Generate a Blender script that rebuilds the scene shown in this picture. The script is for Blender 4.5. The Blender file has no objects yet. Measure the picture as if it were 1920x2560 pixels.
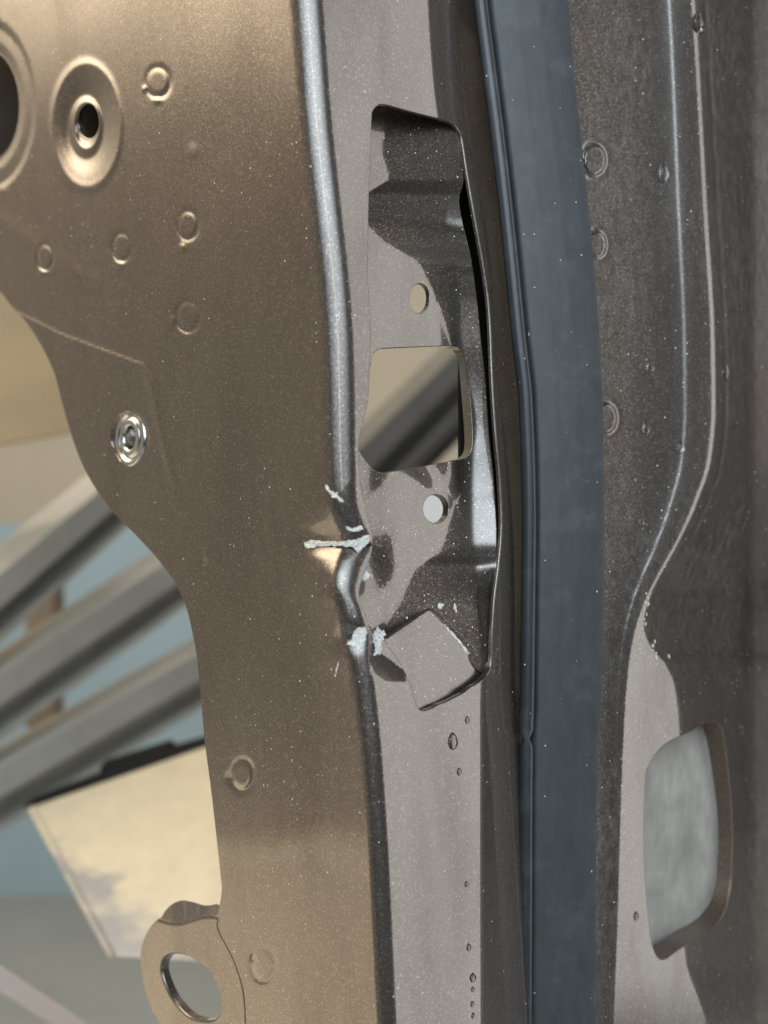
import bpy, math, random
import numpy as np
from mathutils import Vector, Matrix
from mathutils.geometry import delaunay_2d_cdt

random.seed(7)
RNG = np.random.default_rng(11)
sc = bpy.context.scene
col = sc.collection

# ------------------------------------------------------------------ camera
# millimetre frame: x right, y away from the camera, z up; the door's front corner stands at y = 0
D = 360.0            # camera to door corner
S = 0.105            # millimetres per photo pixel on the plane y = 0
cam_d = bpy.data.cameras.new('camera')
cam = bpy.data.objects.new('camera', cam_d); col.objects.link(cam)
cam.location = (0, -D / 1000, 0); cam.rotation_euler = (math.radians(90), 0, 0)
cam_d.sensor_fit = 'VERTICAL'; cam_d.sensor_height = 36.0
cam_d.lens = 36.0 * D / (2560 * S)
cam_d.clip_start = 0.01; cam_d.clip_end = 60
cam_d.dof.use_dof = True; cam_d.dof.focus_distance = 0.395; cam_d.dof.aperture_fstop = 9.5
sc.camera = cam

# ------------------------------------------------------------------ world, lamps and added fill lights
w = bpy.data.worlds.new('World'); sc.world = w; w.use_nodes = True
w.node_tree.nodes['Background'].inputs[0].default_value = (0.034, 0.033, 0.032, 1)
w.node_tree.nodes['Background'].inputs[1].default_value = 1.0

def area(name, loc, target, sx, sy, power, color, soft=0.0):
    """rectangular lamp; soft > 0: a diffuser whose glow fades towards the rim"""
    l = bpy.data.lights.new(name, 'AREA'); l.shape = 'RECTANGLE'; l.size = sx; l.size_y = sy
    l.energy = power; l.color = color
    if soft:
        l.use_nodes = True
        nt = l.node_tree; em = nt.nodes['Emission']
        g = nt.nodes.new('ShaderNodeNewGeometry'); sp = nt.nodes.new('ShaderNodeSeparateXYZ'); nt.links.new(g.outputs['Parametric'], sp.inputs[0])
        fs = []
        for k in (0, 1):
            a = nt.nodes.new('ShaderNodeMath'); a.operation = 'PINGPONG'; a.inputs[1].default_value = 0.5; nt.links.new(sp.outputs[k], a.inputs[0])
            r = nt.nodes.new('ShaderNodeMapRange'); r.interpolation_type = 'SMOOTHSTEP'; r.inputs[1].default_value = 0; r.inputs[2].default_value = soft
            nt.links.new(a.outputs[0], r.inputs[0]); fs.append(r.outputs[0])
        m = nt.nodes.new('ShaderNodeMath'); m.operation = 'MULTIPLY'; nt.links.new(fs[0], m.inputs[0]); nt.links.new(fs[1], m.inputs[1])
        nt.links.new(m.outputs[0], em.inputs['Strength'])
    o = bpy.data.objects.new(name, l); col.objects.link(o)
    o.location = loc
    d = (Vector(target) - Vector(loc)).normalized()
    o.rotation_euler = d.to_track_quat('-Z', 'Y').to_euler()
    return o
area('fill_right', (1.25, 0.03, 0.14), (0, 0.03, 0.14), 0.52, 1.56, 6.3, (1.0, 0.975, 0.945), soft=0.06)  # unseen panel of light standing in for a bright wall on the right
area('lamp_behind', (0.05, -1.35, 0.68), (0.0, 0, 0.42), 3.4, 1.7, 118.0, (0.77, 0.90, 1.0), soft=0.45)
area('fill_left', (-1.08, 0.32, 0.84), (0, 0.05, 0.05), 1.5, 1.1, 48.0, (1.0, 0.79, 0.54), soft=0.45)  # added warm fill in place of the tan surroundings mirrored in the panel
area('fill_left_wide', (-1.6, 0.15, 0.0), (0, 0.05, 0.0), 3.6, 2.6, 11.0, (1.0, 0.81, 0.58), soft=0.2)  # added dim fill that lifts the middle tones of the left panel
area('fill_low_left', (-0.72, 0.28, -0.52), (0, 0.05, -0.08), 0.8, 0.42, 1.35, (1.0, 0.77, 0.49), soft=0.06)  # added low fill in place of a lit floor mirrored in the panel
area('lamp_tube', (-0.05, -1.2, 0.30), (0, 0, 0), 0.03, 0.9, 1.2, (1.0, 0.90, 0.72))
area('lamp_ceiling', (-0.35, 0.55, 1.5), (-0.3, 0.8, 0), 1.2, 0.8, 27.0, (1.0, 0.93, 0.83))
sc.view_settings.view_transform = 'Standard'; sc.view_settings.look = 'None'
sc.view_settings.exposure = 0; sc.view_settings.gamma = 1

# ------------------------------------------------------------------ materials
def newmat(name):
    m = bpy.data.materials.new(name); m.use_nodes = True
    return m, m.node_tree.nodes, m.node_tree.links, m.node_tree.nodes['Principled BSDF']

def nd(ns, t, **kw):
    n = ns.new(t)
    for k, v in kw.items(): setattr(n, k, v)
    return n

def mathn(ns, ls, op, a, b=None, c=None, clamp=False):
    n = ns.new('ShaderNodeMath'); n.operation = op; n.use_clamp = clamp
    for i, v in enumerate((a, b, c)):
        if v is None: continue
        if isinstance(v, (int, float)): n.inputs[i].default_value = v
        else: ls.new(v, n.inputs[i])
    return n.outputs[0]

def mixc(ns, ls, fac, a, b):
    n = ns.new('ShaderNodeMix'); n.data_type = 'RGBA'
    for sock, v in ((n.inputs[0], fac), (n.inputs[6], a), (n.inputs[7], b)):
        if isinstance(v, (int, float)): sock.default_value = v
        elif isinstance(v, tuple): sock.default_value = (*v, 1) if len(v) == 3 else v
        else: ls.new(v, sock)
    return n.outputs[2]

def paint(name, base=(0.108, 0.091, 0.079), dust=0.0, speck=0.5, rough=0.33, coat_rough=0.03, dustcol=(0.42, 0.42, 0.40)):
    m, ns, ls, b = newmat(name)
    tc = nd(ns, 'ShaderNodeTexCoord')
    co = tc.outputs['Object']
    # metallic flakes: small cells, each with its own tilt and brightness
    v = nd(ns, 'ShaderNodeTexVoronoi'); v.inputs['Scale'].default_value = 3600; ls.new(co, v.inputs['Vector'])
    geo = nd(ns, 'ShaderNodeNewGeometry')
    sub = nd(ns, 'ShaderNodeVectorMath', operation='SUBTRACT'); ls.new(v.outputs['Color'], sub.inputs[0]); sub.inputs[1].default_value = (.5, .5, .5)
    scl = nd(ns, 'ShaderNodeVectorMath', operation='SCALE'); ls.new(sub.outputs[0], scl.inputs[0]); scl.inputs['Scale'].default_value = 0.12
    add = nd(ns, 'ShaderNodeVectorMath', operation='ADD'); ls.new(geo.outputs['Normal'], add.inputs[0]); ls.new(scl.outputs[0], add.inputs[1])
    nrm = nd(ns, 'ShaderNodeVectorMath', operation='NORMALIZE'); ls.new(add.outputs[0], nrm.inputs[0])
    ls.new(nrm.outputs[0], b.inputs['Normal'])
    sep = nd(ns, 'ShaderNodeSeparateColor'); ls.new(v.outputs['Color'], sep.inputs[0])
    flake = mathn(ns, ls, 'MULTIPLY_ADD', sep.outputs[0], 0.4, 0.8)
    spark = mathn(ns, ls, 'GREATER_THAN', sep.outputs[1], 0.94)
    flake = mathn(ns, ls, 'MULTIPLY_ADD', spark, 1.6, flake)
    basev = nd(ns, 'ShaderNodeVectorMath', operation='SCALE'); basev.inputs[0].default_value = base; ls.new(flake, basev.inputs['Scale'])
    # specks of dust lying on the lacquer
    v2 = nd(ns, 'ShaderNodeTexVoronoi'); v2.inputs['Scale'].default_value = 780; ls.new(co, v2.inputs['Vector'])
    s2 = nd(ns, 'ShaderNodeSeparateColor'); ls.new(v2.outputs['Color'], s2.inputs[0])
    rad = mathn(ns, ls, 'MULTIPLY_ADD', s2.outputs[1], 0.13, 0.05)
    inside = mathn(ns, ls, 'LESS_THAN', v2.outputs['Distance'], rad)
    big = nd(ns, 'ShaderNodeTexNoise'); big.inputs['Scale'].default_value = 22; big.inputs['Detail'].default_value = 3; ls.new(co, big.inputs['Vector'])
    lim = mathn(ns, ls, 'MULTIPLY_ADD', mathn(ns, ls, 'MULTIPLY_ADD', big.outputs[0], 3.0, -1.0, clamp=True), -0.22 * speck, 1.0)
    pick = mathn(ns, ls, 'GREATER_THAN', s2.outputs[0], lim)
    spk = mathn(ns, ls, 'MULTIPLY', inside, pick)
    # film of dust: streaky noise
    mp = nd(ns, 'ShaderNodeMapping'); mp.inputs['Scale'].default_value = (1.0, 1.0, 0.45); ls.new(co, mp.inputs[0])
    n1 = nd(ns, 'ShaderNodeTexNoise'); n1.inputs['Scale'].default_value = 420; n1.inputs['Detail'].default_value = 8; n1.inputs['Roughness'].default_value = 0.72; ls.new(mp.outputs[0], n1.inputs['Vector'])
    n2 = nd(ns, 'ShaderNodeTexNoise'); n2.inputs['Scale'].default_value = 30; n2.inputs['Detail'].default_value = 4; ls.new(mp.outputs[0], n2.inputs['Vector'])
    film = mathn(ns, ls, 'MULTIPLY', mathn(ns, ls, 'MULTIPLY_ADD', n1.outputs[0], 3.2, -1.35, clamp=True), mathn(ns, ls, 'MULTIPLY_ADD', n2.outputs[0], 2.6, -0.85, clamp=True))
    film = mathn(ns, ls, 'MULTIPLY_ADD', film, dust, dust * 0.12, clamp=True)
    dirt = mathn(ns, ls, 'MAXIMUM', film, mathn(ns, ls, 'MULTIPLY', spk, 0.85))
    c = mixc(ns, ls, film, basev.outputs[0], dustcol)
    c = mixc(ns, ls, spk, c, (0.86, 0.85, 0.82))
    ls.new(c, b.inputs['Base Color'])
    ls.new(mathn(ns, ls, 'MULTIPLY_ADD', dirt, -0.78, 0.78), b.inputs['Metallic'])
    ls.new(mathn(ns, ls, 'MULTIPLY_ADD', dirt, 0.3, rough), b.inputs['Roughness'])
    n3 = nd(ns, 'ShaderNodeTexNoise'); n3.inputs['Scale'].default_value = 48; n3.inputs['Detail'].default_value = 5; n3.inputs['Roughness'].default_value = 0.6
    mp3 = nd(ns, 'ShaderNodeMapping'); mp3.inputs['Scale'].default_value = (1.0, 1.0, 0.3); mp3.inputs['Location'].default_value = (3.1, 1.7, .4); ls.new(co, mp3.inputs[0]); ls.new(mp3.outputs[0], n3.inputs['Vector'])
    wipe = mathn(ns, ls, 'MULTIPLY_ADD', n3.outputs[0], 4.0, -1.9, clamp=True)     # wiped smears dull the lacquer
    ls.new(mathn(ns, ls, 'MULTIPLY', mathn(ns, ls, 'MULTIPLY_ADD', dirt, -0.8, 1.0), mathn(ns, ls, 'MULTIPLY_ADD', wipe, -0.42, 1.0)), b.inputs['Coat Weight'])
    smear = mathn(ns, ls, 'MULTIPLY_ADD', n2.outputs[0], 0.05 + dust * 0.25, coat_rough - 0.02, clamp=True)
    ls.new(smear, b.inputs['Coat Roughness'])
    b.inputs['Coat IOR'].default_value = 1.6
    return m

def plain(name, color, rough=0.5, metal=0.0, noise=0.0, scale=60, spec=0.5, bump=0.0, stretch=(1, 1, 1), second=None, speck=False):
    m, ns, ls, b = newmat(name)
    tc = nd(ns, 'ShaderNodeTexCoord')
    mp = nd(ns, 'ShaderNodeMapping'); mp.inputs['Scale'].default_value = stretch; ls.new(tc.outputs['Object'], mp.inputs[0])
    n = nd(ns, 'ShaderNodeTexNoise'); n.inputs['Scale'].default_value = scale; n.inputs['Detail'].default_value = 6; n.inputs['Roughness'].default_value = 0.65
    ls.new(mp.outputs[0], n.inputs['Vector'])
    f = mathn(ns, ls, 'MULTIPLY_ADD', n.outputs[0], 2.4, -0.7, clamp=True)
    dark = second if second else tuple(x * (1 - noise) for x in color)
    c = mixc(ns, ls, f, dark, color)
    if speck:
        v = nd(ns, 'ShaderNodeTexVoronoi'); v.inputs['Scale'].default_value = 620; ls.new(tc.outputs['Object'], v.inputs['Vector'])
        sc_ = nd(ns, 'ShaderNodeSeparateColor'); ls.new(v.outputs['Color'], sc_.inputs[0])
        k = mathn(ns, ls, 'MULTIPLY', mathn(ns, ls, 'LESS_THAN', v.outputs['Distance'], mathn(ns, ls, 'MULTIPLY_ADD', sc_.outputs[1], .12, .04)), mathn(ns, ls, 'GREATER_THAN', sc_.outputs[0], .93))
        n4 = nd(ns, 'ShaderNodeTexNoise'); n4.inputs['Scale'].default_value = 60; n4.inputs['Detail'].default_value = 8; n4.inputs['Roughness'].default_value = .75; ls.new(tc.outputs['Object'], n4.inputs['Vector'])
        c = mixc(ns, ls, mathn(ns, ls, 'MULTIPLY', mathn(ns, ls, 'MULTIPLY_ADD', n4.outputs[0], 4.0, -2.1, clamp=True), .22), c, (.22, .23, .23))
        c = mixc(ns, ls, k, c, (.6, .6, .58))
    ls.new(c, b.inputs['Base Color'])
    b.inputs['Roughness'].default_value = rough; b.inputs['Metallic'].default_value = metal
    b.inputs['Specular IOR Level'].default_value = spec
    if bump:
        bp = nd(ns, 'ShaderNodeBump'); bp.inputs['Strength'].default_value = bump; bp.inputs['Distance'].default_value = 0.0004
        ls.new(n.outputs[0], bp.inputs['Height']); ls.new(bp.outputs[0], b.inputs['Normal'])
    return m

M = {}
M['paint'] = paint('brown_metallic_paint', dust=0.08, speck=0.55)
M['paint_pocket'] = paint('brown_metallic_paint_dusty', dust=0.03, speck=2.2)
M['paint_edge'] = paint('brown_metallic_paint_grimy', dust=0.32, speck=1.0, coat_rough=0.04)
M['inside'] = paint('brown_primer_inside', base=(0.13, 0.09, 0.06), dust=0.1, speck=0.1, rough=0.5, coat_rough=0.3)
M['rubber'] = plain('blue_grey_rubber', (0.046, 0.052, 0.057), rough=0.50, noise=0.35, scale=300, spec=0.5, stretch=(1, 1, 0.35), speck=True, bump=0.15)
M['rubber_lip'] = plain('blue_grey_rubber_lip', (0.026, 0.030, 0.034), rough=0.34, noise=0.2, scale=260, spec=0.5, speck=True)
M['chip'] = plain('bare_chipped_primer', (0.86, 0.84, 0.80), rough=0.45, noise=0.5, scale=1400, bump=0.6)
M['crumb'] = plain('dried_sealer_crumb', (0.75, 0.70, 0.55), rough=0.6, noise=0.5, scale=700, bump=0.5)
M['zinc'] = plain('zinc_plated_steel', (0.62, 0.64, 0.66), rough=0.22, metal=1.0, noise=0.3, scale=500)
M['cavity'] = plain('near_black_cavity_shade', (0.022, 0.021, 0.020), rough=0.9, noise=0.2, spec=0.1)  # near-black colour stands for the shade inside the door
M['dusty'] = plain('dusty_grey_sheet', (0.37, 0.355, 0.33), rough=0.6, noise=0.45, scale=120, stretch=(1, 1, .6))
m, ns, ls, b = newmat('water'); b.inputs['Base Color'].default_value = (1, 1, 1, 1); b.inputs['Roughness'].default_value = 0.0
b.inputs['Transmission Weight'].default_value = 1.0; b.inputs['IOR'].default_value = 1.33; M['water'] = m
M['rail'] = plain('painted_grey_rail', (0.36, 0.35, 0.31), rough=0.45, noise=0.2, scale=30)
M['rail_dark'] = plain('dark_rail_channel', (0.11, 0.10, 0.085), rough=0.6, noise=0.2, scale=30)
M['post'] = plain('brown_post', (0.24, 0.19, 0.145), rough=0.6, noise=0.2)
M['tan'] = plain('tan_board', (0.56, 0.40, 0.22), rough=0.6, noise=0.18, scale=9, stretch=(1, 1, 3))
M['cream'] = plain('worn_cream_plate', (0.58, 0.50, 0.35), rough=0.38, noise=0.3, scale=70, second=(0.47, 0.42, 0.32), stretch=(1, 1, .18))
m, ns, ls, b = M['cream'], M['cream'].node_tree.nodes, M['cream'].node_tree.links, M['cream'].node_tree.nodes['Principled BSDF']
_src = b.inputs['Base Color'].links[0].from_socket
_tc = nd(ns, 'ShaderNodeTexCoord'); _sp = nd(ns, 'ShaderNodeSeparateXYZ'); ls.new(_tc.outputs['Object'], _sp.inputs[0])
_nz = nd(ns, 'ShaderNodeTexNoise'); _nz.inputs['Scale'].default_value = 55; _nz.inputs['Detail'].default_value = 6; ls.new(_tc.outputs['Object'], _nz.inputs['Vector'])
_refl = mathn(ns, ls, 'MULTIPLY_ADD', _sp.outputs[0], -0.269, -0.2177)          # grey reflection painted into the colour below a slanting line, with worn zinc patches
_refl = mathn(ns, ls, 'SUBTRACT', _refl, _sp.outputs[2])
_refl = mathn(ns, ls, 'MULTIPLY_ADD', _nz.outputs[0], 0.03, mathn(ns, ls, 'ADD', _refl, -0.013))
_refl = mathn(ns, ls, 'MULTIPLY', mathn(ns, ls, 'MULTIPLY', _refl, 160.0, clamp=True), mathn(ns, ls, 'MULTIPLY_ADD', _nz.outputs[0], 2.2, -0.2, clamp=True))
ls.new(mixc(ns, ls, _refl, _src, (0.26, 0.255, 0.255)), b.inputs['Base Color'])
M['black'] = plain('black_rubber_strip', (0.015, 0.015, 0.016), rough=0.8, noise=0.3, spec=0.1)
M['bar'] = plain('pale_rose_bar', (0.55, 0.45, 0.40), rough=0.35, noise=0.1)
M['wall'] = plain('beige_wall', (0.44, 0.385, 0.30), rough=0.8, noise=0.15, scale=3)
M['floor_blue'] = plain('pale_blue_floor_backdrop', (0.30, 0.40, 0.45), rough=0.6, noise=0.12, scale=4)
M['floor'] = plain('grey_concrete_floor', (0.30, 0.315, 0.305), rough=0.55, noise=0.15, scale=5)
M['white'] = plain('white_filler', (0.85, 0.87, 0.88), rough=0.5, noise=0.05)

# ------------------------------------------------------------------ geometry helpers
def pos(px, py, h):
    """photo pixel + depth behind the corner plane (mm, perspective-linear) -> millimetres"""
    k = 1.0 / (1.0 - h / D)
    return np.stack([(px - 960) * S * k, D * k - D, (1280 - py) * S * k], -1)

def at(px, py, depth):
    """pixel and distance in front of the lens (m) -> metres"""
    q = depth * 1000 / D
    return Vector(((px - 960) * S * q / 1000, depth - D / 1000, (1280 - py) * S * q / 1000))

def itp(y, pts):
    ys, xs = zip(*pts)
    return np.interp(y, ys, xs)

class Smooth:
    """monotone cubic x(y) through points"""
    def __init__(s, pts):
        p = np.array(pts, float); s.y, s.x = p[:, 0], p[:, 1]
        h = np.diff(s.y); d = np.diff(s.x) / h
        m = np.zeros(len(p)); m[0], m[-1] = d[0], d[-1]
        for i in range(1, len(p) - 1):
            if d[i - 1] * d[i] > 0:
                w1, w2 = 2 * h[i] + h[i - 1], h[i] + 2 * h[i - 1]
                m[i] = (w1 + w2) / (w1 / d[i - 1] + w2 / d[i])
        s.m = m
    def __call__(s, y):
        y = np.clip(np.asarray(y, float), s.y[0], s.y[-1])
        i = np.clip(np.searchsorted(s.y, y) - 1, 0, len(s.y) - 2)
        h = s.y[i + 1] - s.y[i]; t = (y - s.y[i]) / h
        return ((1 + 2 * t) * (1 - t) ** 2 * s.x[i] + t * (1 - t) ** 2 * h * s.m[i] + t * t * (3 - 2 * t) * s.x[i + 1] + t * t * (t - 1) * h * s.m[i + 1])

def closed(pts, n=6):
    p = np.array(pts, float); out = []
    N = len(p)
    for i in range(N):
        a, b_, c, d = p[i - 1], p[i], p[(i + 1) % N], p[(i + 2) % N]
        for u in np.linspace(0, 1, n, endpoint=False):
            out.append(0.5 * ((2 * b_) + (-a + c) * u + (2 * a - 5 * b_ + 4 * c - d) * u * u + (-a + 3 * b_ - 3 * c + d) * u ** 3))
    return np.array(out)

def ellipse(cx, cy, rx, ry, n=48, rot=0.0):
    t = np.linspace(0, 2 * math.pi, n, endpoint=False)
    x, y = rx * np.cos(t), ry * np.sin(t)
    c, s_ = math.cos(rot), math.sin(rot)
    return np.stack([cx + x * c - y * s_, cy + x * s_ + y * c], -1)

def inpoly(q, poly):
    x, y = q[:, 0], q[:, 1]; r = np.zeros(len(q), bool)
    n = len(poly)
    for i in range(n):
        x1, y1 = poly[i]; x2, y2 = poly[(i + 1) % n]
        if y1 == y2: continue
        cnd = ((y1 > y) != (y2 > y)) & (x < (x2 - x1) * (y - y1) / (y2 - y1) + x1)
        r ^= cnd
    return r

def slope_integral(x, knots, slopes):
    """integral from knots[0] of a piecewise linear slope (pixels in, pixels of depth out); knots may be arrays"""
    h = np.zeros_like(x)
    h = np.where(x < knots[0], (x - knots[0]) * slopes[0], 0.0)
    for i in range(len(knots) - 1):
        L = np.maximum(knots[i + 1] - knots[i], 1e-3)
        t = np.clip((x - knots[i]) / L, 0, 1)
        h = h + L * (slopes[i] * t + (slopes[i + 1] - slopes[i]) * t * t / 2)
    return h + np.maximum(x - knots[-1], 0) * slopes[-1]

def grid(x0, y0, x1, y1, g):
    X, Y = np.meshgrid(np.arange(x0 + g / 2, x1, g), np.arange(y0 + g / 2, y1, g))
    X = X + (np.arange(X.shape[0]) % 2)[:, None] * g * 0.5
    return np.stack([X.ravel(), Y.ravel()], -1)

def refine(base, patches):
    """patches: (x0,y0,x1,y1,g) replace the base points inside them"""
    P = base
    for (x0, y0, x1, y1, g) in patches:
        keep = ~((P[:, 0] > x0) & (P[:, 0] < x1) & (P[:, 1] > y0) & (P[:, 1] < y1))
        P = np.vstack([P[keep], grid(x0, y0, x1, y1, g)])
    return P

def link(name, verts, faces, normals, mats, parent, idx=None, smooth=True):
    me = bpy.data.meshes.new(name)
    me.from_pydata([tuple(v) for v in verts], [], [tuple(int(i) for i in f) for f in faces])
    for mt in (mats if isinstance(mats, (list, tuple)) else [mats]): me.materials.append(mt)
    if idx is not None: me.polygons.foreach_set('material_index', np.array(idx, np.int32))
    me.polygons.foreach_set('use_smooth', np.full(len(me.polygons), smooth))
    me.update()
    if normals is not None: me.normals_split_custom_set_from_vertices([tuple(v) for v in normals])
    o = bpy.data.objects.new(name, me); col.objects.link(o)
    if parent is not None:
        o.parent = parent
        o.matrix_parent_inverse = Matrix.Translation(-Vector(parent.location))
    return o

def field_normals(hf, x, y, e=1.0):
    a = pos(x + e, y, hf(x + e, y)) - pos(x - e, y, hf(x - e, y))
    c = pos(x, y + e, hf(x, y + e)) - pos(x, y - e, hf(x, y - e))
    n = np.cross(a, c); n /= np.linalg.norm(n, axis=1)[:, None]
    n[n[:, 1] > 0] *= -1
    return n

def sheet(name, hf, outer, holes, pts, mats, parent, thick=1.0, tfun=None, rim_mat=0, bevel=0.25, auto=False):
    """sheet metal: outline and holes in pixels, depth field hf; edges get a rolled bevel and real thickness"""
    loops = [np.asarray(outer)] + [np.asarray(q) for q in holes]
    ok = inpoly(pts, loops[0])
    for q in loops[1:]: ok &= ~inpoly(pts, q)
    pts = pts[ok]
    V, E = [], []
    for q in loops:
        b0 = len(V); V += [tuple(v) for v in q]
        E += [(b0 + i, b0 + (i + 1) % len(q)) for i in range(len(q))]
    V += [tuple(v) for v in pts]
    r = delaunay_2d_cdt([Vector(v) for v in V], E, [], 0, 1e-4)
    v2 = np.array([(v.x, v.y) for v in r[0]]); tri = np.array([f for f in r[2]])
    cen = v2[tri].mean(1)
    ok = inpoly(cen, loops[0])
    for q in loops[1:]: ok &= ~inpoly(cen, q)
    tri = tri[ok]
    x, y = v2[:, 0], v2[:, 1]
    P = pos(x, y, hf(x, y)); N = field_normals(hf, x, y)
    # winding towards the camera
    fn = np.cross(P[tri[:, 1]] - P[tri[:, 0]], P[tri[:, 2]] - P[tri[:, 0]])
    flip = (fn * N[tri[:, 0]]).sum(1) < 0
    tri[flip] = tri[flip][:, ::-1]
    cnt = {}
    for t in tri:
        for a, b_ in ((t[0], t[1]), (t[1], t[2]), (t[2], t[0])): cnt[(a, b_)] = 1
    bd = [(a, b_) for (a, b_) in cnt if (b_, a) not in cnt]
    verts = list(P / 1000); norms = list(N); faces = [tuple(t) for t in tri]; idx = [0] * len(faces)
    rn = {}
    for a, b_ in bd:
        e = P[b_] - P[a]; n = np.cross(e, N[a]); n /= (np.linalg.norm(n) + 1e-9)
        for q in (a, b_): rn[q] = rn.get(q, 0) + n
    ring = {}
    for q, n in rn.items():
        n = n / (np.linalg.norm(n) + 1e-9)
        t = thick if tfun is None else float(tfun(x[q], y[q]))
        p0 = P[q]; bv = min(bevel, t * 0.4)
        lay = [(p0, N[q]), (p0 + n * bv * 0.6 - N[q] * bv * 0.25, (n * 0.6 + N[q] * 0.8)), (p0 + n * bv - N[q] * bv, n), (p0 + n * bv - N[q] * t, n)]
        ids = []
        for p, m_ in lay:
            ids.append(len(verts)); verts.append(p / 1000); norms.append(m_ / np.linalg.norm(m_))
        ring[q] = ids
    for a, b_ in bd:
        for k in range(3):
            faces.append((ring[b_][k], ring[a][k], ring[a][k + 1], ring[b_][k + 1])); idx.append(rim_mat)
    return link(name, verts, faces, None if auto else norms, mats, parent, idx, smooth=not auto)

def sst(a, b_, x):
    t = np.clip((x - a) / (b_ - a), 0, 1); return t * t * (3 - 2 * t)

def seg_dist(x, y, pl):
    d = np.full(np.shape(x), 1e9)
    for (x1, y1), (x2, y2) in zip(pl[:-1], pl[1:]):
        L2 = (x2 - x1) ** 2 + (y2 - y1) ** 2
        t = np.clip(((x - x1) * (x2 - x1) + (y - y1) * (y2 - y1)) / L2, 0, 1)
        d = np.minimum(d, np.hypot(x - x1 - t * (x2 - x1), y - y1 - t * (y2 - y1)))
    return d

# ------------------------------------------------------------------ the setting
def box_obj(name, lo, hi, mat, parent=None, bevel=0.0):
    (x0, y0, z0), (x1, y1, z1) = lo, hi
    v = [(x0, y0, z0), (x1, y0, z0), (x1, y1, z0), (x0, y1, z0), (x0, y0, z1), (x1, y0, z1), (x1, y1, z1), (x0, y1, z1)]
    f = [(0, 3, 2, 1), (4, 5, 6, 7), (0, 1, 5, 4), (1, 2, 6, 5), (2, 3, 7, 6), (3, 0, 4, 7)]
    o = link(name, v, f, None, mat, parent, smooth=False)
    if bevel:
        md = o.modifiers.new('bevel', 'BEVEL'); md.width = bevel; md.segments = 2
    return o
FLOOR_Z = -0.62
fl = box_obj('floor', (-3, -1.0, FLOOR_Z - 0.05), (2, 1.9, FLOOR_Z), M['floor']); fl['kind'] = 'structure'
wl = box_obj('wall', (-3, 1.90, FLOOR_Z - 0.05), (2, 1.98, 2.0), M['wall']); wl['kind'] = 'structure'
wp = box_obj('floor_backdrop', (-3, 1.86, FLOOR_Z), (-0.02, 1.896, -0.02), M['floor_blue']); wp['kind'] = 'structure'  # upright sheet standing in for the pale blue floor behind the rack

# ------------------------------------------------------------------ the door
door = bpy.data.objects.new('car_door', None); col.objects.link(door)
door.location = (0, 0.03, -0.15); door.empty_display_size = 0.05
door['label'] = 'dented brown metallic car door edge with empty latch opening and torn front corner'
door['category'] = 'car door'

mL, mR = 1.23, 1.0
RC = 56.0
rc_y = Smooth([(-160, 62), (900, 60), (1250, 56), (1700, 44), (2100, 38), (2720, 36)])
apex = Smooth([(-160, 752), (0, 767), (300, 790), (520, 814), (750, 838), (860, 845), (1000, 849), (1150, 852), (1250, 859), (1300, 873), (1340, 890),
               (1365, 893), (1400, 880), (1440, 868), (1480, 861), (1520, 871), (1560, 881), (1600, 889), (1650, 897), (1690, 905), (1850, 925), (2100, 945), (2560, 968), (2720, 978)])
face_bend = Smooth([(-160, 1070), (0, 1074), (150, 1083), (300, 1100), (420, 1140), (600, 1180), (900, 1212), (1300, 1240), (1500, 1225), (1700, 1206), (1800, 1204), (2100, 1204), (2560, 1205), (2720, 1206)])

dimples = [(395, 205, 32, 40, .55), (470, 562, 27, 38, .5), (305, 617, 25, 37, .45), (113, 642, 21, 34, .45), (470, 790, 31, 40, .5),
           (530, 1383, 28, 40, .18), (606, 1938, 30, 42, .7), (658, 2412, 32, 44, .35)]
blobs = [(483, 379, 11, 16, .35), (455, 619, 9, 10, .5), (301, 661, 10, 10, .5), (107, 679, 8, 8, .5), (394, 250, 9, 8, .5), (430, 800, 9, 10, .4), (572, 1945, 9, 12, -.5), (632, 2395, 7, 12, -.4), (362, 222, 6, 7, .4), (510, 1405, 10, 8, -.4)]
ridges = [([(-160, 700), (60, 795), (150, 840), (270, 885), (352, 915), (376, 950), (395, 1050), (430, 1200)], 9, .5), ([(-160, 470), (0, 555), (120, 640), (230, 705)], 26, .35),
          ([(590, 1000), (640, 1300), (690, 1700), (730, 1960)], 11, .07), ([(495, 1500), (515, 1680), (590, 1900)], 9, .07), ([(600, 2000), (640, 2350)], 14, .06)]

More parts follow.
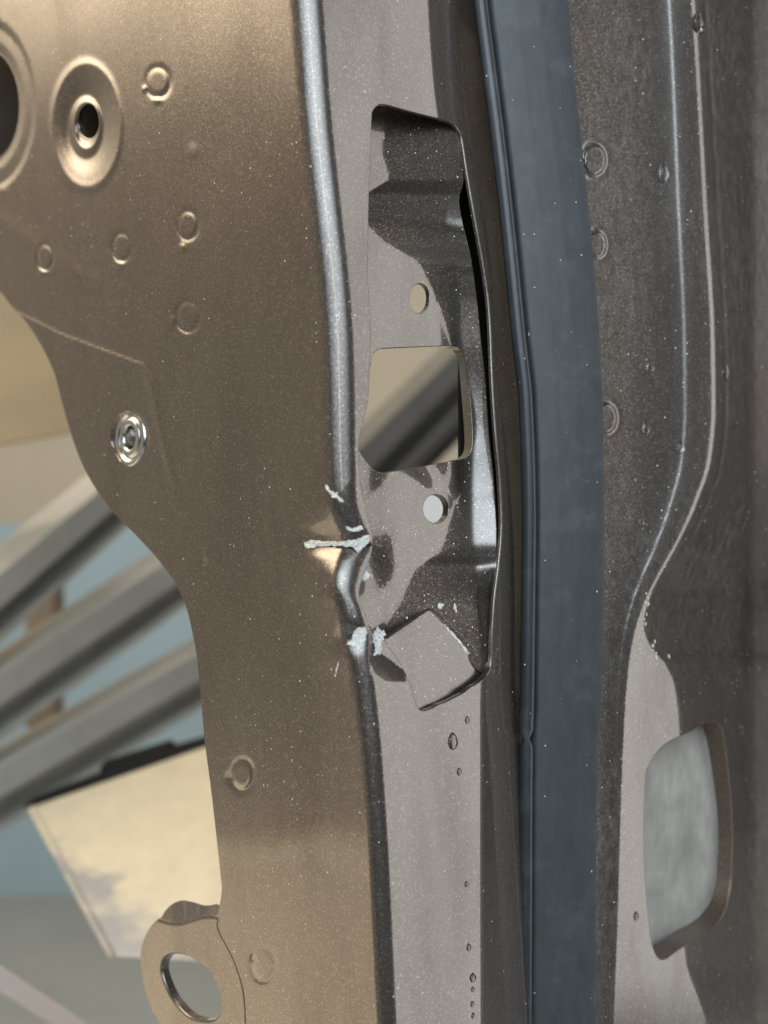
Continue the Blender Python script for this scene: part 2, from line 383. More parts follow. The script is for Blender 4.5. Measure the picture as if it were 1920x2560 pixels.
ap0 = Smooth([(-160, 754), (0, 768), (400, 801), (800, 834), (1200, 866), (1600, 898), (2100, 936), (2560, 970), (2720, 982)])
def h_panel(x, y):
    t0 = x - ap0(y)
    t = t0 - (apex(y) - ap0(y)) * sst(-190, -45, t0) * (1 - sst(70, 190, t0))
    R_ = rc_y(y); a, b_ = R_ * mL / math.hypot(1, mL), R_ * mR / math.hypot(1, mR)
    tc = np.clip(t, -a, b_)
    h = R_ - np.sqrt(R_ * R_ - tc * tc) + (R_ - 56.0) * .35 + np.maximum(-t - a, 0) * mL
    # shut face: flat, then bending away beyond the soft fold
    fb = face_bend(y)
    xr = np.maximum(t - b_, 0)
    h = h + xr * mR + 0.75 * slope_integral(x, [fb - 7, fb + 9], [0, 1.0]) * (x > fb - 7)
    h = h * S
    # left face stampings
    for (cx, cy, rx, ry, dp) in dimples:
        m_ = (abs(x - cx) < rx * 1.9) & (abs(y - cy) < ry * 1.9)
        r = np.hypot((x - cx) / rx, (y - cy) / ry)
        h = h + np.where(m_, dp * .95 * np.exp(-((r - 0.92) / .20) ** 2) * (.68 + .32 * np.cos(np.arctan2(y - cy, x - cx) - (cx * .7 + cy * .31))) - dp * 0.22 * (1 - sst(.5, 1.0, r)), 0)
    for (cx, cy, rx, ry, dp) in blobs:
        r2 = ((x - cx) / rx) ** 2 + ((y - cy) / ry) ** 2
        h = h - np.where(r2 < 9, dp * np.exp(-r2), 0)
    for pl, wd, hh in ridges:
        d = seg_dist(x, y, pl); h = h - hh * np.exp(-(d / wd) ** 2)
    # dished boss round the small hole
    r = np.hypot((x - 216) / 80, (y - 309 - 6) / 146)
    near = r < 1.6
    dish = 2.6 * (1 - sst(.42, 1.0, r)) - 1.3 * np.exp(-((r - .40) / .10) ** 2)
    h = h + np.where(near, dish - 0.5 * np.exp(-((r - 1.06) / .09) ** 2), 0)
    # embossed collar round the big hole
    r = np.hypot((x + 30) / 78, (y - 265) / 140)
    h = h + np.where(r < 2, 0.9 * (1 - sst(1.42, 1.58, r)) + 0.7 * (1 - sst(1.0, 1.22, r)), 0)
    # seat of the threaded insert
    r = np.hypot((x - 325) / 46, (y - 1094) / 66)
    h = h + np.where(r < 2, 1.0 * (1 - sst(.88, 1.05, r)), 0)
    # buckled corner: a sharp valley at the crease and the swelling under it
    mk = sst(756, 925, x) * (1 - sst(945, 1000, x))
    up = np.clip(1 - (1360 - y) / (40 + 150 * mk), 0, 1) * (y <= 1360)
    dn = np.clip(1 - (y - 1360) / (30 + 160 * mk), 0, 1) ** 1.7 * (y > 1360)
    h = h + 5.2 * mk * ((up * up * .6 + up * .4) * .6 + dn)
    h = h + 1.2 * np.exp(-(((x - 885) / 40) ** 2 + ((y - 1595) / 28) ** 2))
    # pushed-in tongue of the shut face under the tear
    g = np.clip(((x - 925) * 0.6 + (1700 - y) * 0.8) / 70, 0, 1) * (x > 925) * (y > 1560) * (y < 1705) * (1 - sst(1010, 1060, x))
    h = h + 3.2 * g * g
    # shallow oil-canning
    h = h + 0.10 * np.sin(x / 61 + y / 173) * np.sin(y / 119 + 1.3) * sst(0, 200, np.abs(t))
    return h

left = [(-160, 660), (-60, 700), (0, 728), (23, 757), (62, 800), (104, 864), (136, 933), (153, 997), (174, 1072), (200, 1147), (237, 1217), (284, 1280), (341, 1338), (399, 1402), (440, 1460),
        (466, 1518), (480, 1575), (492, 1639), (500, 1718), (512, 1851), (527, 1967), (541, 2088), (552, 2190), (555, 2222), (551, 2256), (543, 2286), (526, 2312), (560, 2388), (584, 2450), (594, 2520), (596, 2600), (600, 2710)]
ls_ = Smooth([(i, p[0]) for i, p in enumerate(left)]); lt_ = Smooth([(i, p[1]) for i, p in enumerate(left)])
ii = np.linspace(0, len(left) - 1, len(left) * 5)
outer = np.vstack([np.stack([ls_(ii), lt_(ii)], -1), [(900, 2710), (1330, 2710), (1340, 1300), (1330, 900), (1290, 500), (1240, 0), (1225, -150), (-160, -150)]])
opening = [(928, 300), (931, 277), (942, 263), (962, 258), (1030, 276), (1100, 294), (1128, 304), (1146, 322), (1157, 350), (1169, 428), (1191, 557), (1212, 677), (1226, 790), (1233, 958), (1242, 1094), (1252, 1207),
           (1256, 1320), (1249, 1410), (1238, 1501), (1232, 1591), (1230, 1655), (1224, 1680), (1211, 1699), (1194, 1712), (1176, 1722), (1160, 1735), (1143, 1744), (1118, 1757), (1098, 1764), (1084, 1772), (1064, 1779), (1048, 1775), (1037, 1754),
           (1025, 1713), (1012, 1682), (994, 1650), (971, 1618), (956, 1602), (941, 1640), (937, 1618), (933, 1600), (925, 1566), (906, 1524), (897, 1487), (902, 1455), (915, 1419), (928, 1380), (931, 1345), (926, 1318), (913, 1270),
           (900, 1207), (895, 1134), (897, 1092), (908, 1052), (918, 1005), (922, 950), (924, 890), (925, 830), (921, 738), (918, 675), (919, 590), (922, 464)]
opening_c = closed(opening, 5)
big_hole = ellipse(-30, 265, 78, 140, 64)
boss_hole = ellipse(221, 302, 28, 46, 40)
insert_hole = ellipse(325, 1094, 40, 58, 40)
pts = refine(grid(-160, -150, 1340, 2710, 13), [
    (-160, 60, 100, 470, 6), (80, 110, 360, 510, 5), (340, 130, 560, 330, 5.5), (70, 500, 540, 900, 6), (540, 1840, 680, 2020, 5), (600, 2340, 710, 2480, 6), (470, 1320, 600, 1440, 7),
    (690, -150, 960, 2710, 6), (730, 1160, 960, 1720, 3.6), (940, 1580, 1060, 1790, 5), (0, 760, 440, 1220, 7), (1040, -150, 1250, 300, 7), (1170, 1680, 1240, 2710, 6)])
crease = np.stack([np.linspace(756, 940, 60), np.full(60, 1360.0)], -1)
_yy = np.arange(-148, 2708, 8.0)
for q_ in (-.92, -.84, -.776, -.70, .60, .66, .707, .75, .80):
    pts = np.vstack([pts, np.stack([apex(_yy) + rc_y(_yy) * q_, _yy], -1)])
for q_ in (-10, -7, -2, 3, 9, 13):
    pts = np.vstack([pts, np.stack([face_bend(_yy) + q_, _yy], -1)])
pts = np.vstack([pts[~((abs(pts[:, 1] - 1360) < 2.0) & (pts[:, 0] > 750) & (pts[:, 0] < 950))], crease])
for (cx, cy, rx, ry, dp) in dimples:
    for q in (.55, .7, .82, .92, 1.02, 1.12, 1.25): pts = np.vstack([pts, ellipse(cx, cy, rx * q, ry * q, 26)])
def t_panel(x, y):
    if (x - 221) ** 2 / 40 ** 2 + (y - 302) ** 2 / 60 ** 2 < 1: return 3.0
    if 1030 < x < 1240 and 1660 < y < 1800: return 1.9
    return 1.1
sheet('inner_panel', h_panel, outer, [opening_c, big_hole, boss_hole, insert_hole], pts, [M['paint']], door, tfun=t_panel, bevel=0.45)

# recessed latch plate behind the opening
xb_p = Smooth([(150, 960), (300, 962), (330, 957), (371, 950), (445, 966), (492, 910), (545, 910), (600, 950), (665, 1045), (709, 1067), (760, 1090), (860, 1120), (1000, 1146), (1162, 1151), (1220, 1147), (1260, 1134), (1320, 1114), (1361, 1100), (1388, 1076), (1419, 1036), (1456, 1016), (1505, 994), (1564, 960), (1650, 940), (1850, 930)])
xw_p = Smooth([(150, 1120), (300, 1120), (440, 1120), (561, 1108), (633, 1130), (717, 1143), (844, 1152), (960, 1172), (1071, 1185), (1139, 1180), (1252, 1178), (1365, 1180), (1456, 1190), (1540, 1196), (1650, 1200), (1850, 1210)])
xe_p = Smooth([(150, 1100), (280, 1116), (330, 1140), (400, 1160), (450, 1158), (498, 1146), (561, 1156), (654, 1177), (751, 1191), (860, 1202), (936, 1211), (1071, 1220), (1207, 1233), (1343, 1240), (1456, 1240), (1560, 1245), (1650, 1250), (1850, 1250)])
def h_plate(x, y):
    xb, xw = xb_p(y), np.maximum(xw_p(y), xb_p(y) + 18)
    low = sst(1380, 1520, y)
    top = 1 - sst(470, 660, y)
    q = lambda a, b_: a + (b_ - a) * low
    hp = (900 - ap0(y) - 22) * mR + slope_integral(x, [np.full_like(x, 900.0), xb - 5, xb + 12, xw, xw + 10, xw + 70], [mR, mR, q(.62, .70), q(.38, .62) + .2 * top, q(.10, .5) + .4 * top, q(.02, .45) + .4 * top])
    off = 13.5 - 1.5 * (1 - sst(440, 640, y))
    h = hp * S + off
    # waviness left by the blow: two dark pools in the mirror
    for cx, cy, rx, ry, a in ((900, 1378, 110, 125, 3.0), (1058, 1120, 92, 104, 2.6), (890, 1165, 85, 92, 2.0)):
        wx, wy = x + 14 * np.sin(y / 31.0 + cx), y + 16 * np.sin(x / 27.0 + cy)
        r2 = ((wx - cx) / rx) ** 2 + ((wy - cy) / ry) ** 2
        h = h + a * np.where(r2 < 1, (1 - r2) ** 2, 0)
    for cx, cy, rx, ry in ((1047, 746, 46, 66), (1088, 1271, 50, 62)):
        r = np.hypot((x - cx) / rx, (y - cy) / ry); h = h + .06 * (1 - sst(.9, 1.05, r))
    return h
win = closed([(928, 905), (933, 885), (948, 871), (975, 868), (1050, 865), (1125, 863), (1146, 868), (1160, 886), (1168, 930), (1177, 1010), (1182, 1080), (1180, 1122), (1170, 1142), (1152, 1150), (1062, 1166), (975, 1181), (945, 1181), (922, 1163), (898, 1130),
              (880, 1100), (885, 1060), (905, 1000), (918, 950)], 5)
hole_a = ellipse(1049, 746, 26, 39, 40, 0.05); hole_b = ellipse(1090, 1272, 33, 38, 40)
yy = np.linspace(240, 1800, 90)
edge = np.stack([xe_p(yy), yy], -1)
outer_p = np.vstack([edge[yy < 1690], [(1236, 1700), (1190, 1672), (1058, 1532), (960, 1604), (930, 1600), (900, 1600), (820, 1500), (860, 1340), (848, 1100), (860, 800), (880, 240)]])
ptp = refine(grid(800, 200, 1260, 1800, 8), [(1000, 680, 1110, 830, 5), (1030, 1200, 1160, 1340, 5), (900, 1100, 1130, 1480, 6), (880, 440, 1200, 700, 5)])
def t_plate(x, y):
    if 860 < y < 1190 and x > 1140: return 5.0
    if abs(x - 1090) < 45 and abs(y - 1272) < 50: return 2.2
    return 1.3
sheet('latch_plate', h_plate, outer_p, [win, hole_a, hole_b], ptp, [M['paint_pocket']], door, tfun=t_plate)

# bent tab at the foot of the pocket
def h_tab(x, y):
    u = ((x - 1066) * (1672 - 1523) - (y - 1523) * (1200 - 1066)) / math.hypot(149, 134)   # distance beyond the right-hand fold
    return (900 - ap0(y) * 0 - 889 - 22) * mR * S + 5.2 - 3.2 * (y - 1600) / 150 + slope_integral(x, [np.full_like(x, 900.0), np.full_like(x, 1300.0)], [mR, mR]) * S - 0.5 * S * slope_integral(u, [np.full_like(u, -4.0), np.full_like(u, 12.0)], [0, 1.0]) * (u > -4) + 0.9 * S * np.maximum(13 - ((x - 958) * .565 + (y - 1597) * .825), 0) ** 2 / 26
tab = np.array([(940, 1606), (958, 1597), (1000, 1570), (1062, 1526), (1074, 1521), (1090, 1526), (1152, 1588), (1222, 1656), (1234, 1720), (1220, 1810), (1040, 1820), (985, 1760), (940, 1640)], float)
tabo = []
for i in range(len(tab)):
    a_, b_ = tab[i], tab[(i + 1) % len(tab)]
    for u in np.linspace(0, 1, 6, endpoint=False): tabo.append(a_ + (b_ - a_) * u)
sheet('latch_plate_tab', h_tab, np.array(tabo), [], grid(930, 1510, 1270, 1830, 7), [M['paint_pocket']], door, thick=0.8)

# inside wall of the door, coloured near-black for the shade in the slot beside the plate
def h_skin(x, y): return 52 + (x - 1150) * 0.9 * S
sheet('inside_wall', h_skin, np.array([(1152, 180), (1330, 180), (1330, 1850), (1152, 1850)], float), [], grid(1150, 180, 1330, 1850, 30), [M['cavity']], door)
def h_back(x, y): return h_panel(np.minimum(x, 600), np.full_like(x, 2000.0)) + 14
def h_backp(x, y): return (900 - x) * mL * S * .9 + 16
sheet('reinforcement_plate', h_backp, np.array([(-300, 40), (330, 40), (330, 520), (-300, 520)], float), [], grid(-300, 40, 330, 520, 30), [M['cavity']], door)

# weatherstrip body and bulb
lipx = [(-160, 1186), (0, 1201), (200, 1226), (400, 1251), (600, 1273), (860, 1299), (1000, 1314), (1300, 1323), (1500, 1321), (1755, 1318), (1850, 1315), (2200, 1313), (2560, 1312), (2720, 1312)]
lip_c = Smooth(lipx)
body_r = Smooth([(-160, 1398), (0, 1419), (200, 1437), (400, 1458), (600, 1479), (860, 1499), (1000, 1506), (1300, 1510), (1760, 1503), (1850, 1494), (2200, 1490), (2560, 1490), (2720, 1490)])
def h_body(x, y):
    l, r = lip_c(y) + 14, body_r(y); W_ = r - l
    f = lambda q: l + W_ * q
    h = slope_integral(x, [l, f(.06), f(.12), f(.25), f(.34), f(.38), f(.44), f(.62), f(.68), f(.74), f(.93), f(1.0)], [-1.2, -.5, .04, .10, .10, .20, .17, .20, .30, .26, .36, .6])
    return 46.0 + h * S
yy = np.linspace(-150, 2710, 140)
outb = np.vstack([np.stack([lip_c(yy) + 10, yy], -1), np.stack([body_r(yy), yy], -1)[::-1]])
sheet('weatherstrip', h_body, outb, [], refine(grid(1150, -150, 1520, 2710, 9), []), [M['rubber']], door, thick=2.0, bevel=0.35)
ws = bpy.data.objects['weatherstrip']

def tube(name, cx, hc, y0, y1, rx, mat, parent, n=120, seg=20, flat=1.0):
    ys = np.linspace(y0, y1, n); xs = cx(ys); P = pos(xs, ys, hc(xs, ys))
    T = np.gradient(P, axis=0); T /= np.linalg.norm(T, axis=1)[:, None]
    V, N, F = [], [], []
    for i in range(n):
        u = np.cross(T[i], [0, 1, 0]); u /= np.linalg.norm(u); v_ = np.cross(u, T[i])
        e = min(1.0, (0.35 + min(i, n - 1 - i) * 0.4))
        for k in range(seg):
            a = 2 * math.pi * k / seg
            d = u * math.cos(a) + v_ * math.sin(a) * flat
            V.append((P[i] + d * rx * e) / 1000); N.append(d / np.linalg.norm(d))
    for i in range(n - 1):
        for k in range(seg):
            a, b_ = i * seg + k, i * seg + (k + 1) % seg
            F.append((a, a + seg, b_ + seg, b_))
    F.append(tuple(range(seg))[::-1]); F.append(tuple((n - 1) * seg + k for k in range(seg)))
    return link(name, V, F, N, mat, parent)
hl = lambda x, y: h_panel(lip_c(y) - 24, y) * 0 + 44.0
tube('seal_bulb', lip_c, hl, -160, 1849, 2.25, M['rubber_lip'], ws, n=150)
lip2 = lambda y: lip_c(y) + 1.5
tube('seal_bulb', lip2, lambda x, y: np.full_like(x, 44.6), 1846, 2720, 2.1, M['rubber_lip'], ws, n=80)

# outer flange with its rolled ridge and the drain window
ridge = Smooth([(-160, 1724), (0, 1732), (108, 1740), (521, 1763), (860, 1782), (1017, 1784), (1147, 1773), (1256, 1738), (1343, 1699), (1421, 1656), (1494, 1618), (1581, 1588), (1668, 1573), (1755, 1565), (1967, 1555), (2300, 1545), (2560, 1535), (2720, 1530)])
xb3 = Smooth([(-160, 0), (1440, 0), (1520, 4), (1570, 14), (1620, 44), (1660, 84), (1710, 112), (1760, 124), (1814, 132), (2100, 145), (2392, 168), (2560, 226), (2720, 250)])
def al(d): return math.tan(math.radians(d))
def h_flange(x, y):
    r = ridge(y); l = np.full_like(x, 1470.0); W_ = np.maximum(r - l, 30)
    nar = sst(1300, 1700, y)
    wide = xb3(y)
    f = lambda q: l + W_ * q
    e = r + 3 + wide
    h = slope_integral(x, [l, f(.35), f(.62), f(.755), f(.772), f(.79), f(.975), r - 0, e, e + 6, e + 60, np.maximum(e + 70, 1845.0), np.maximum(e + 80, 1868.0), np.maximum(e + 92, 1892.0), np.maximum(e + 150, 1960.0)],
                       [al(30), al(27), al(21), al(15), al(2), al(15), al(23), al(41), al(40), al(55), al(57), al(58), al(60), al(47), al(42)])
    h = h * S + 54.0
    for cx, cy, rx, ry, dp in ((1487, 400, 30, 42, .7), (1494, 612, 24, 36, .5), (1515, 1046, 30, 42, .7)):
        rr = np.hypot((x - cx) / rx, (y - cy) / ry)
        h = h - np.where(rr < 1.8, dp * (1 - sst(.75, 1.0, rr)) - .12 * np.exp(-((rr - 1.12) / .16) ** 2), 0)
    rr = np.abs(x - (r + 30)) / 5
    h = h + 0.22 * np.exp(-rr * rr) * (1 - sst(1250, 1450, y))
    return h
hole3 = closed([(1613, 1943), (1622, 1912), (1644, 1876), (1675, 1851), (1724, 1829), (1757, 1809), (1779, 1803), (1798, 1811), (1810, 1838), (1819, 1906), (1828, 2000), (1832, 2090), (1831, 2152), (1828, 2213), (1816, 2269), (1791, 2312), (1748, 2342),
                (1693, 2379), (1664, 2400), (1645, 2396), (1633, 2373), (1625, 2336), (1613, 2213), (1608, 2090)], 5)
ptf = refine(grid(1430, -150, 2080, 2710, 12), [(1440, 330, 1560, 470, 5), (1440, 560, 1540, 660, 5), (1440, 980, 1570, 1110, 5), (1600, -150, 1840, 1250, 6), (1520, 1250, 1800, 1850, 6), (1500, 1850, 1640, 2710, 6)])
_yy = np.arange(-148, 2708, 9.0)
for q_ in (-6, -3, 0, 3, 6, 10):
    ptf = np.vstack([ptf, np.stack([ridge(_yy) + q_, _yy], -1), np.stack([ridge(_yy) + xb3(_yy) + q_ * 1.2 + 5, _yy], -1)])
for q_ in (.735, .745, .755, .7635, .772, .781, .79, .80):
    xx_ = 1470 + np.maximum(ridge(_yy) - 1470, 30) * q_
    ptf = np.vstack([ptf, np.stack([xx_, _yy], -1)])
def t_fl(x, y): return 8.0 if (1590 < x < 1850 and 1780 < y < 2420) else 1.0
sheet('outer_flange', h_flange, np.array([(1400, -150), (1430, 400), (1440, 1000), (1440, 2710), (2080, 2710), (2080, -150)], float), [hole3], ptf, [M['paint_edge'], M['inside']], door, tfun=t_fl, rim_mat=1, bevel=0.4)
def h_in(x, y): return h_flange(np.full_like(x, 1600.0), np.full_like(y, 2100.0)) + (x - 1600) * S * 1.0 + 11.0
sheet('inner_skin', h_in, np.array([(1540, 1760), (1806, 1760), (1806, 2440), (1540, 2440)], float), [], grid(1540, 1760, 1806, 2440, 30), [M['dusty']], door)

# mounting eyelet at the lower left
def h_eye(x, y):
    R_ = rc_y(y); a_ = R_ * mL / math.hypot(1, mL)
    base = (R_ - np.sqrt(R_ * R_ - a_ * a_) + (R_ - 56.0) * .35 + (ap0(y) - x - a_) * mL) * S
    fold = 2308 + 9 * np.sin((x - 400) / 26.0)
    up = np.maximum(fold - y, 0)
    roll = 16.0 - np.sqrt(np.maximum(256.0 - np.minimum(up, 13.5) ** 2, 0)) + np.maximum(up - 13.5, 0) * 1.7
    edge = sst(10, 0, x - (itp(y, [(2300, 521), (2340, 540), (2382, 560), (2418, 576), (2464, 590), (2512, 595), (2720, 598)]) - 8)) if False else 0
    r = np.hypot((x - 478) / 66, (y - 2472) / 92)
    return base - 0.35 + roll * S * 1.1
eye = closed([(352, 2409), (354, 2375), (366, 2340), (382, 2315), (405, 2292), (418, 2272), (434, 2258), (453, 2253), (476, 2257), (503, 2265), (521, 2265), (541, 2262), (549, 2280), (540, 2312), (552, 2345), (574, 2385), (590, 2425), (603, 2470), (609, 2520), (610, 2600), (608, 2740), (440, 2740), (415, 2600), (399, 2558), (376, 2516), (362, 2470)], 5)
eyeh = closed([(402, 2400), (414, 2385), (434, 2379), (457, 2382), (485, 2394), (510, 2413), (531, 2438), (547, 2470), (555, 2502), (553, 2536), (540, 2553), (521, 2559), (499, 2557), (473, 2548), (447, 2525), (422, 2490), (406, 2453), (399, 2424)], 4)
sheet('mounting_eyelet', h_eye, eye, [eyeh], refine(grid(340, 2240, 640, 2740, 9), [(380, 2250, 560, 2340, 4)]), [M['paint']], door, thick=3.0, bevel=0.9)

# threaded insert
def frame(px, py, hf):
    p = pos(np.array([px], float), np.array([py], float), hf(np.array([px], float), np.array([py], float)))[0]
    n = field_normals(hf, np.array([px], float), np.array([py], float), 3.0)[0]
    t = np.cross([0, 0, 1], n); t /= np.linalg.norm(t); u = np.cross(n, t)
    return p, n, t, u
def lathe(name, p, n, t, u, prof, mat, parent, seg=40, sx=1.0, sy=1.0, jag=0.0, tag=None):
    V, F = [], []
    for (r, z) in prof:
        for k in range(seg):
            a = 2 * math.pi * k / seg
            j = 1 + jag * random.uniform(-1, 1)
            V.append((p + t * math.cos(a) * r * sx * j + u * math.sin(a) * r * sy * j + n * z) / 1000)
    for i in range(len(prof) - 1):
        for k in range(seg):
            a, b_ = i * seg + k, i * seg + (k + 1) % seg
            F.append((a, b_, b_ + seg, a + seg))
    F.append(tuple((len(prof) - 1) * seg + k for k in range(seg)))
    return link(name, V, F, None, mat, parent)
plane_only = lambda x, y: (857 - 42 - x) * mL * S + 22 * S + 5.0 * 0
p, n, t, u = frame(325.0, 1094.0, lambda x, y: h_panel(x * 0 + 280.0, y * 0 + 1150.0) + (280 - x) * mL * S)
prof = [(9.4, -.9), (9.2, .15), (8.6, .35), (7.6, .35), (7.2, -.3), (6.6, -.5), (6.2, .25), (5.6, .5), (4.4, .5), (4.0, .2)]
for i in range(9): prof += [(4.0 if i % 2 else 3.5, -.4 - i * .55)]
prof += [(3.4, -6.0)]
ins = lathe('threaded_insert', p, n, t, u, prof, M['zinc'], door)

# chips, torn paint and crumbs
def patch(name, poly, hf, lift, mat, g=3.0, rough=0.25):
    poly = np.array(poly, float)
    out = []
    for i in range(len(poly)):
        a_, b_ = poly[i], poly[(i + 1) % len(poly)]
        L = np.hypot(*(b_ - a_)); k = max(1, int(L / 5))
        nn = np.array([-(b_ - a_)[1], (b_ - a_)[0]]) / (L + 1e-6)
        for u_ in np.linspace(0, 1, k, endpoint=False): out.append(a_ + (b_ - a_) * u_ + nn * RNG.uniform(-1.8, 1.8))
    out = np.array(out)
    x0, y0 = out.min(0); x1, y1 = out.max(0)
    ph = RNG.uniform(0, 9, 4)
    def hh(x, y):
        fr = lambda a: a - np.floor(a)
        nz = 1.6 * (fr(np.sin(np.floor(x / 3.1) * 12.9898 + np.floor(y / 2.6) * 78.233 + ph[0]) * 4375.85) - .4) + .5 * np.sin(x * .37 + y * .51 + ph[2])
        return hf(x, y) - lift - rough * nz
    return sheet(name, hh, out, [], grid(x0, y0, x1, y1, g), [mat], door, thick=lift + rough * 2 + .3, bevel=0.08, auto=True)
patch('torn_paint', [(760, 1359), (772, 1352), (800, 1354), (850, 1355), (890, 1350), (921, 1338), (926, 1350), (912, 1366), (894, 1380), (882, 1367), (850, 1364), (800, 1364), (778, 1369), (763, 1368)], lambda x, y: np.minimum(h_panel(x, y), h_panel(x, y * 0 + 1355.0) + (y - 1355) * .03), .2, M['chip'], rough=.13)
patch('torn_paint', [(864, 1318), (880, 1322), (903, 1314), (908, 1322), (900, 1328), (876, 1328)], h_panel, .12, M['chip'], rough=.08)
patch('torn_paint', [(813, 1212), (819, 1213), (824, 1224), (836, 1233), (843, 1230), (842, 1237), (856, 1247), (860, 1254), (853, 1254), (838, 1243), (829, 1243), (830, 1237), (816, 1226)], h_panel, .10, M['chip'], rough=.07)
patch('torn_paint', [(868, 1612), (880, 1598), (886, 1580), (897, 1570), (912, 1568), (919, 1582), (913, 1598), (905, 1608), (902, 1624), (892, 1628), (888, 1616), (876, 1614)], h_panel, .14, M['chip'], rough=.16)
patch('torn_paint', [(931, 1588), (944, 1570), (952, 1575), (957, 1600), (950, 1612), (944, 1632), (938, 1640), (937, 1618)], lambda x, y: h_panel(np.minimum(x, 928), y) + .5, .3, M['chip'], rough=.3)
patch('torn_paint', [(908, 1436), (917, 1428), (923, 1437), (920, 1450), (911, 1446)], lambda x, y: h_panel(np.minimum(x, 905), y) + 1.0, .3, M['chip'], rough=.3)

patch('scratch_glint', [(837, 1690), (841, 1672), (845, 1655), (846.5, 1655), (843, 1672), (838.5, 1690)], h_panel, .04, M['chip'], g=2, rough=.03)
patch('scratch_glint', [(1110, 1563), (1113, 1562), (1150, 1602), (1186, 1648), (1184, 1650), (1147, 1607)], h_tab, .05, M['chip'], g=2, rough=.03)  # highlight along the tab's fold, painted as a pale strip
def chip(px, py, hf, r, mat, name='paint_chip', el=1.0, lift=0.0):
    p, n, t, u = frame(float(px), float(py), hf)
    lathe(name, p + n * lift, n, t, u, [(r, -.1), (r * .9, r * .25), (r * .55, r * .5)], mat, door, seg=8, sy=el, jag=.35)
for (px, py, r, el) in ((1099, 1516, .75, 1.3), (1106, 1513, .55, 1.0), (1137, 1517, .5, 2.0), (1140, 1527, .35, 1.6), (1135, 1552, .3, 1), (1017, 1545, .3, 1.6), (1080, 1374, .22, 1.8)):
    chip(px, py, h_plate, r, M['chip'], el=el, lift=.1)
for (px, py) in ((1615, 1484), (1618, 1496), (1613, 1506), (1621, 1512), (1612, 1524), (1616, 1536), (1609, 1548), (1612, 1560), (1607, 1572), (1611, 1584), (1604, 1596), (1600, 1622), (1598, 1634), (1596, 1648), (1636, 1604), (1631, 1614), (1634, 1626), (1640, 1634), (1643, 1646), (1642, 1660), (1673, 1641), (1638, 1640)):
    chip(px + random.uniform(-2, 2), py, h_flange, random.uniform(.3, .62), M['crumb'], name='sealer_crumb', el=random.uniform(.8, 1.6))

# ------------------------------------------------------------------ water drops
def drop(px, py, hf, rx, ry, label):
    p, n, t, u = frame(float(px), float(py), hf)
    k = 1 / (1 - float(hf(np.array([float(px)]), np.array([float(py)]))[0]) / D)
    fx = max(abs(t[0]), .3)
    rx_, ry_ = rx * S * k / fx, ry * S * k
    V, F = [], []; seg, rings = 20, 7
    for i in range(rings + 1):
        a = i / rings * math.pi / 2
        for j in range(seg):
            b_ = 2 * math.pi * j / seg
            tear = 1 - 0.32 * max(0, math.sin(b_))
            V.append((p + t * math.cos(b_) * math.cos(a) * rx_ * tear + u * math.sin(b_) * math.cos(a) * ry_ + n * (math.sin(a) * min(rx_, ry_) * .55 - .02)) / 1000)
    for i in range(rings):
        for j in range(seg):
            a_, b2 = i * seg + j, i * seg + (j + 1) % seg
            F.append((a_, b2, b2 + seg, a_ + seg))
    F.append(tuple(j for j in range(seg))[::-1])
    o = link('water_drop', V, F, None, M['water'], None)
    o['label'] = label; o['category'] = 'water drop'; o['group'] = 'water drops on the door edge'
for a in ((1132, 1853, h_panel, 12, 22, 'largest teardrop of water below the latch opening on the pale shut face'),
          (1168, 1800, h_panel, 6, 10, 'small water drop up and right of the largest teardrop below the opening'),
          (1148, 1929, h_panel, 6, 10, 'faint water drop just below the largest teardrop on the shut face'),
          (1166, 2210, h_panel, 5, 8, 'lone water drop midway down the pale shut face above the bottom row'),
          (1172, 2368, h_panel, 6, 10, 'water drop at the top of the bottom row beside the dark strip'),
          (1182, 2444, h_panel, 8, 12, 'widest water drop in the bottom row of the shut face'),
          (1182, 2473, h_panel, 5, 7, 'tiny water drop right under the widest one in the bottom row'),
          (1181, 2510, h_panel, 5, 8, 'next to lowest water drop in the bottom row of the shut face'),
          (1183, 2539, h_panel, 5, 8, 'lowest water drop in the bottom row of the shut face'),
          (1623, 918, h_flange, 13, 15, 'upper of two round water drops in the dark channel beside the weatherstrip'),
          (1613, 1070, h_flange, 12, 17, 'lower of two round water drops in the dark channel beside the weatherstrip'),
          (1700, 1118, h_flange, 13, 16, 'water drop lying across the thin bright line near the ridge bend'),
          (1603, 1304, h_flange, 9, 10, 'faint small water drop low in the dark channel above the ridge bend'),
          (1745, 58, h_flange, 16, 28, 'big water drop hanging on the pale ridge at the top'),
          (1657, 432, h_flange, 16, 26, 'teardrop of water in the channel level with the upper seal clip'),
          (1590, 2290, h_flange, 7, 12, 'water drop just left of the drain window'),
          (1512, 2530, h_flange, 6, 8, 'lowest water drop next to the weatherstrip foot'),
          (1520, 2492, h_flange, 6, 7, 'second lowest water drop next to the weatherstrip foot'),
          (1812, 930, h_flange, 10, 22, 'smeared water drop right of the pale ridge')):
    drop(*a)

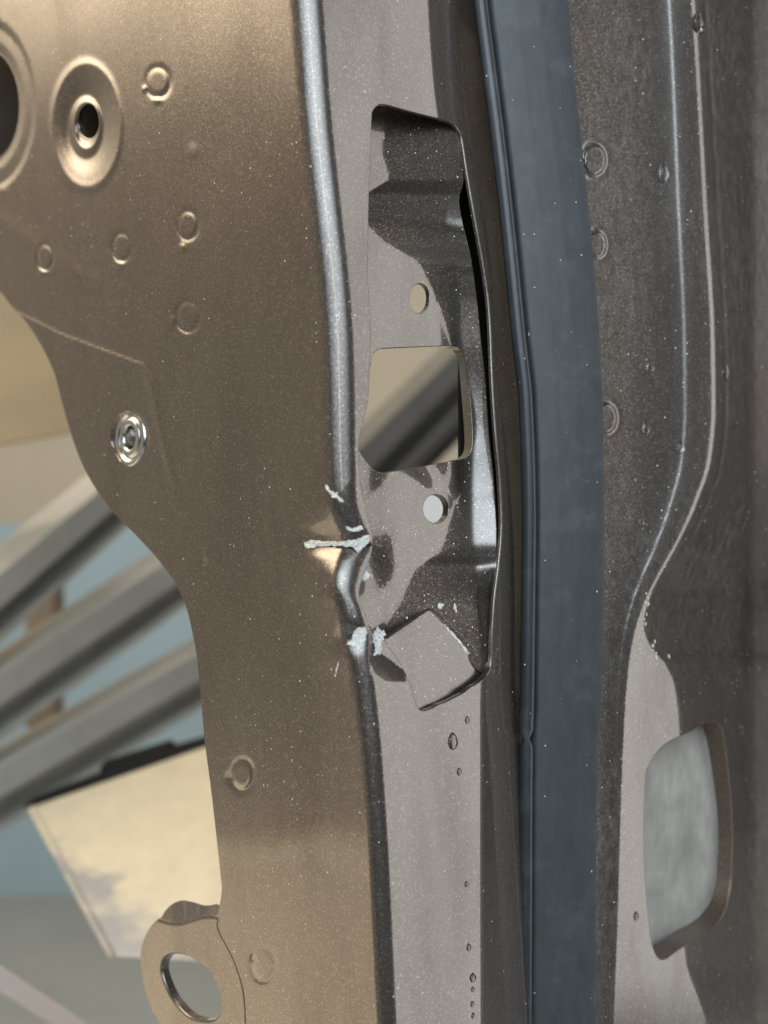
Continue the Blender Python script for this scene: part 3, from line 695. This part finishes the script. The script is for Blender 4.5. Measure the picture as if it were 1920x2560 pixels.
# ------------------------------------------------------------------ things in the background
def prism(name, A, B, secs, mats, parent, up=(0, 0, 1)):
    """channel rail: open cross-section polyline (side, up) in metres swept from A to B"""
    A, B = Vector(A), Vector(B); d = (B - A).normalized(); upv = Vector(up)
    side = d.cross(upv).normalized(); upv = side.cross(d).normalized()
    V = [tuple(P_ + side * s_ + upv * q) for P_ in (A, B) for (s_, q) in secs]
    k = len(secs)
    F = [(i, (i + 1) % k, k + (i + 1) % k, k + i) for i in range(k)] + [tuple(range(k))[::-1], tuple(range(k, 2 * k))]
    o = link(name, V, F, None, mats, parent, smooth=False)
    md = o.modifiers.new('bevel', 'BEVEL'); md.width = .001; md.segments = 2
    return o
rack = bpy.data.objects.new('steel_rack', None); col.objects.link(rack); rack.location = (-0.2, 0.6, FLOOR_Z)
rack['label'] = 'blurred grey steel rack with sloping channel rails behind the door'; rack['category'] = 'rack'
CH = [(-.020, .010), (.006, .010), (.006, -.009), (-.016, -.009), (-.016, -.025), (.004, -.025), (.004, -.029), (-.020, -.029)]
def rail(a, b_, da, db, k=1.0):
    A, B = at(*a, da), at(*b_, db); e = (B - A) / (B - A).length
    return prism('rail', A - e * .13, B + e * .12, [(s_ * k, q * k) for s_, q in CH], M['rail'], rack)
rail((0, 1462), (262, 1240), .80, .90, 0.98)
rail((0, 1712), (425, 1425), .80, .93, 0.98)
rail((0, 1945), (492, 1662), .80, .93, 0.98)
for q_ in (((900, 1150), (1160, 890), .98, 1.05, 1.0), ((950, 1230), (1180, 1000), 1.05, 1.12, 0.6)):
    A, B = at(*q_[0], q_[2]), at(*q_[1], q_[3]); e = (B - A) * 0.3
    prism('brace', A - e, B + e, [(s_ * q_[4], t_ * q_[4]) for s_, t_ in CH], M['rail_dark'], rack)
for (px, dd) in ((100, 1.0), (760, 1.15)):
    c = at(px, 1600, dd)
    box_obj('post', (c.x - .011, c.y, c.z - .065), (c.x + .011, c.y + .03, c.z + .05), M['post'], rack, .002)

c = at(-330, 1700, .775)
box_obj('post', (c.x - .015, c.y, FLOOR_Z), (c.x + .015, c.y + .03, c.z + .10), M['post'], rack, .002)
bd = prism('wooden_board', at(-420, 1130, .80), at(330, 1010, .86), [(-.012, -.012), (.012, -.012), (.012, .26), (-.012, .26)], M['tan'], None)
bd['label'] = 'blurred tan wooden board behind the curved left edge of the door'; bd['category'] = 'board'

pl = bpy.data.objects.new('metal_plate', None); col.objects.link(pl); pl.location = at(330, 2380, .62)
pl['label'] = 'worn cream tapered metal plate standing behind the lower left door edge'; pl['category'] = 'plate'
def slab(name, pxs, depth, th, mat, parent):
    A = [at(x, y, depth + (2400 - y) * .00032) for x, y in pxs]; Bk = [v + Vector((0, th, 0)) for v in A]
    k = len(A)
    V = [tuple(v) for v in A + Bk]
    F = [tuple(range(k)), tuple(range(k, 2 * k))[::-1]] + [(i, k + i, k + (i + 1) % k, (i + 1) % k) for i in range(k)]
    o = link(name, V, F, None, mat, parent, smooth=False)
    md = o.modifiers.new('bevel', 'BEVEL'); md.width = .0015; md.segments = 2
    return o
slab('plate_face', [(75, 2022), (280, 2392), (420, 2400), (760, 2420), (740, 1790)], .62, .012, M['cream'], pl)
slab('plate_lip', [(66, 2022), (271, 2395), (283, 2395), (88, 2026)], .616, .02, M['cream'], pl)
slab('rubber_strip', [(60, 2010), (60, 2024), (720, 1806), (720, 1786), (430, 1872), (420, 1858), (250, 1912), (250, 1936)], .622, .016, M['black'], pl)
br = prism('loose_bar', at(-60, 2408, .60), at(260, 2620, .64), [(-.006, -.0045), (.006, -.0045), (.006, .0045), (-.006, .0045)], M['bar'], None)
br['label'] = 'pale rose bar crossing the bottom left corner'; br['category'] = 'bar'
c = at(1082, 1271, .95)
bx = box_obj('white_filler', (c.x - .012, c.y, c.z - .012), (c.x + .02, c.y + .05, c.z + .012), M['white'], None, .001)  # small white block added to make the screw hole look bright
bx['label'] = 'small white block added behind the lower round screw hole'; bx['category'] = 'block'
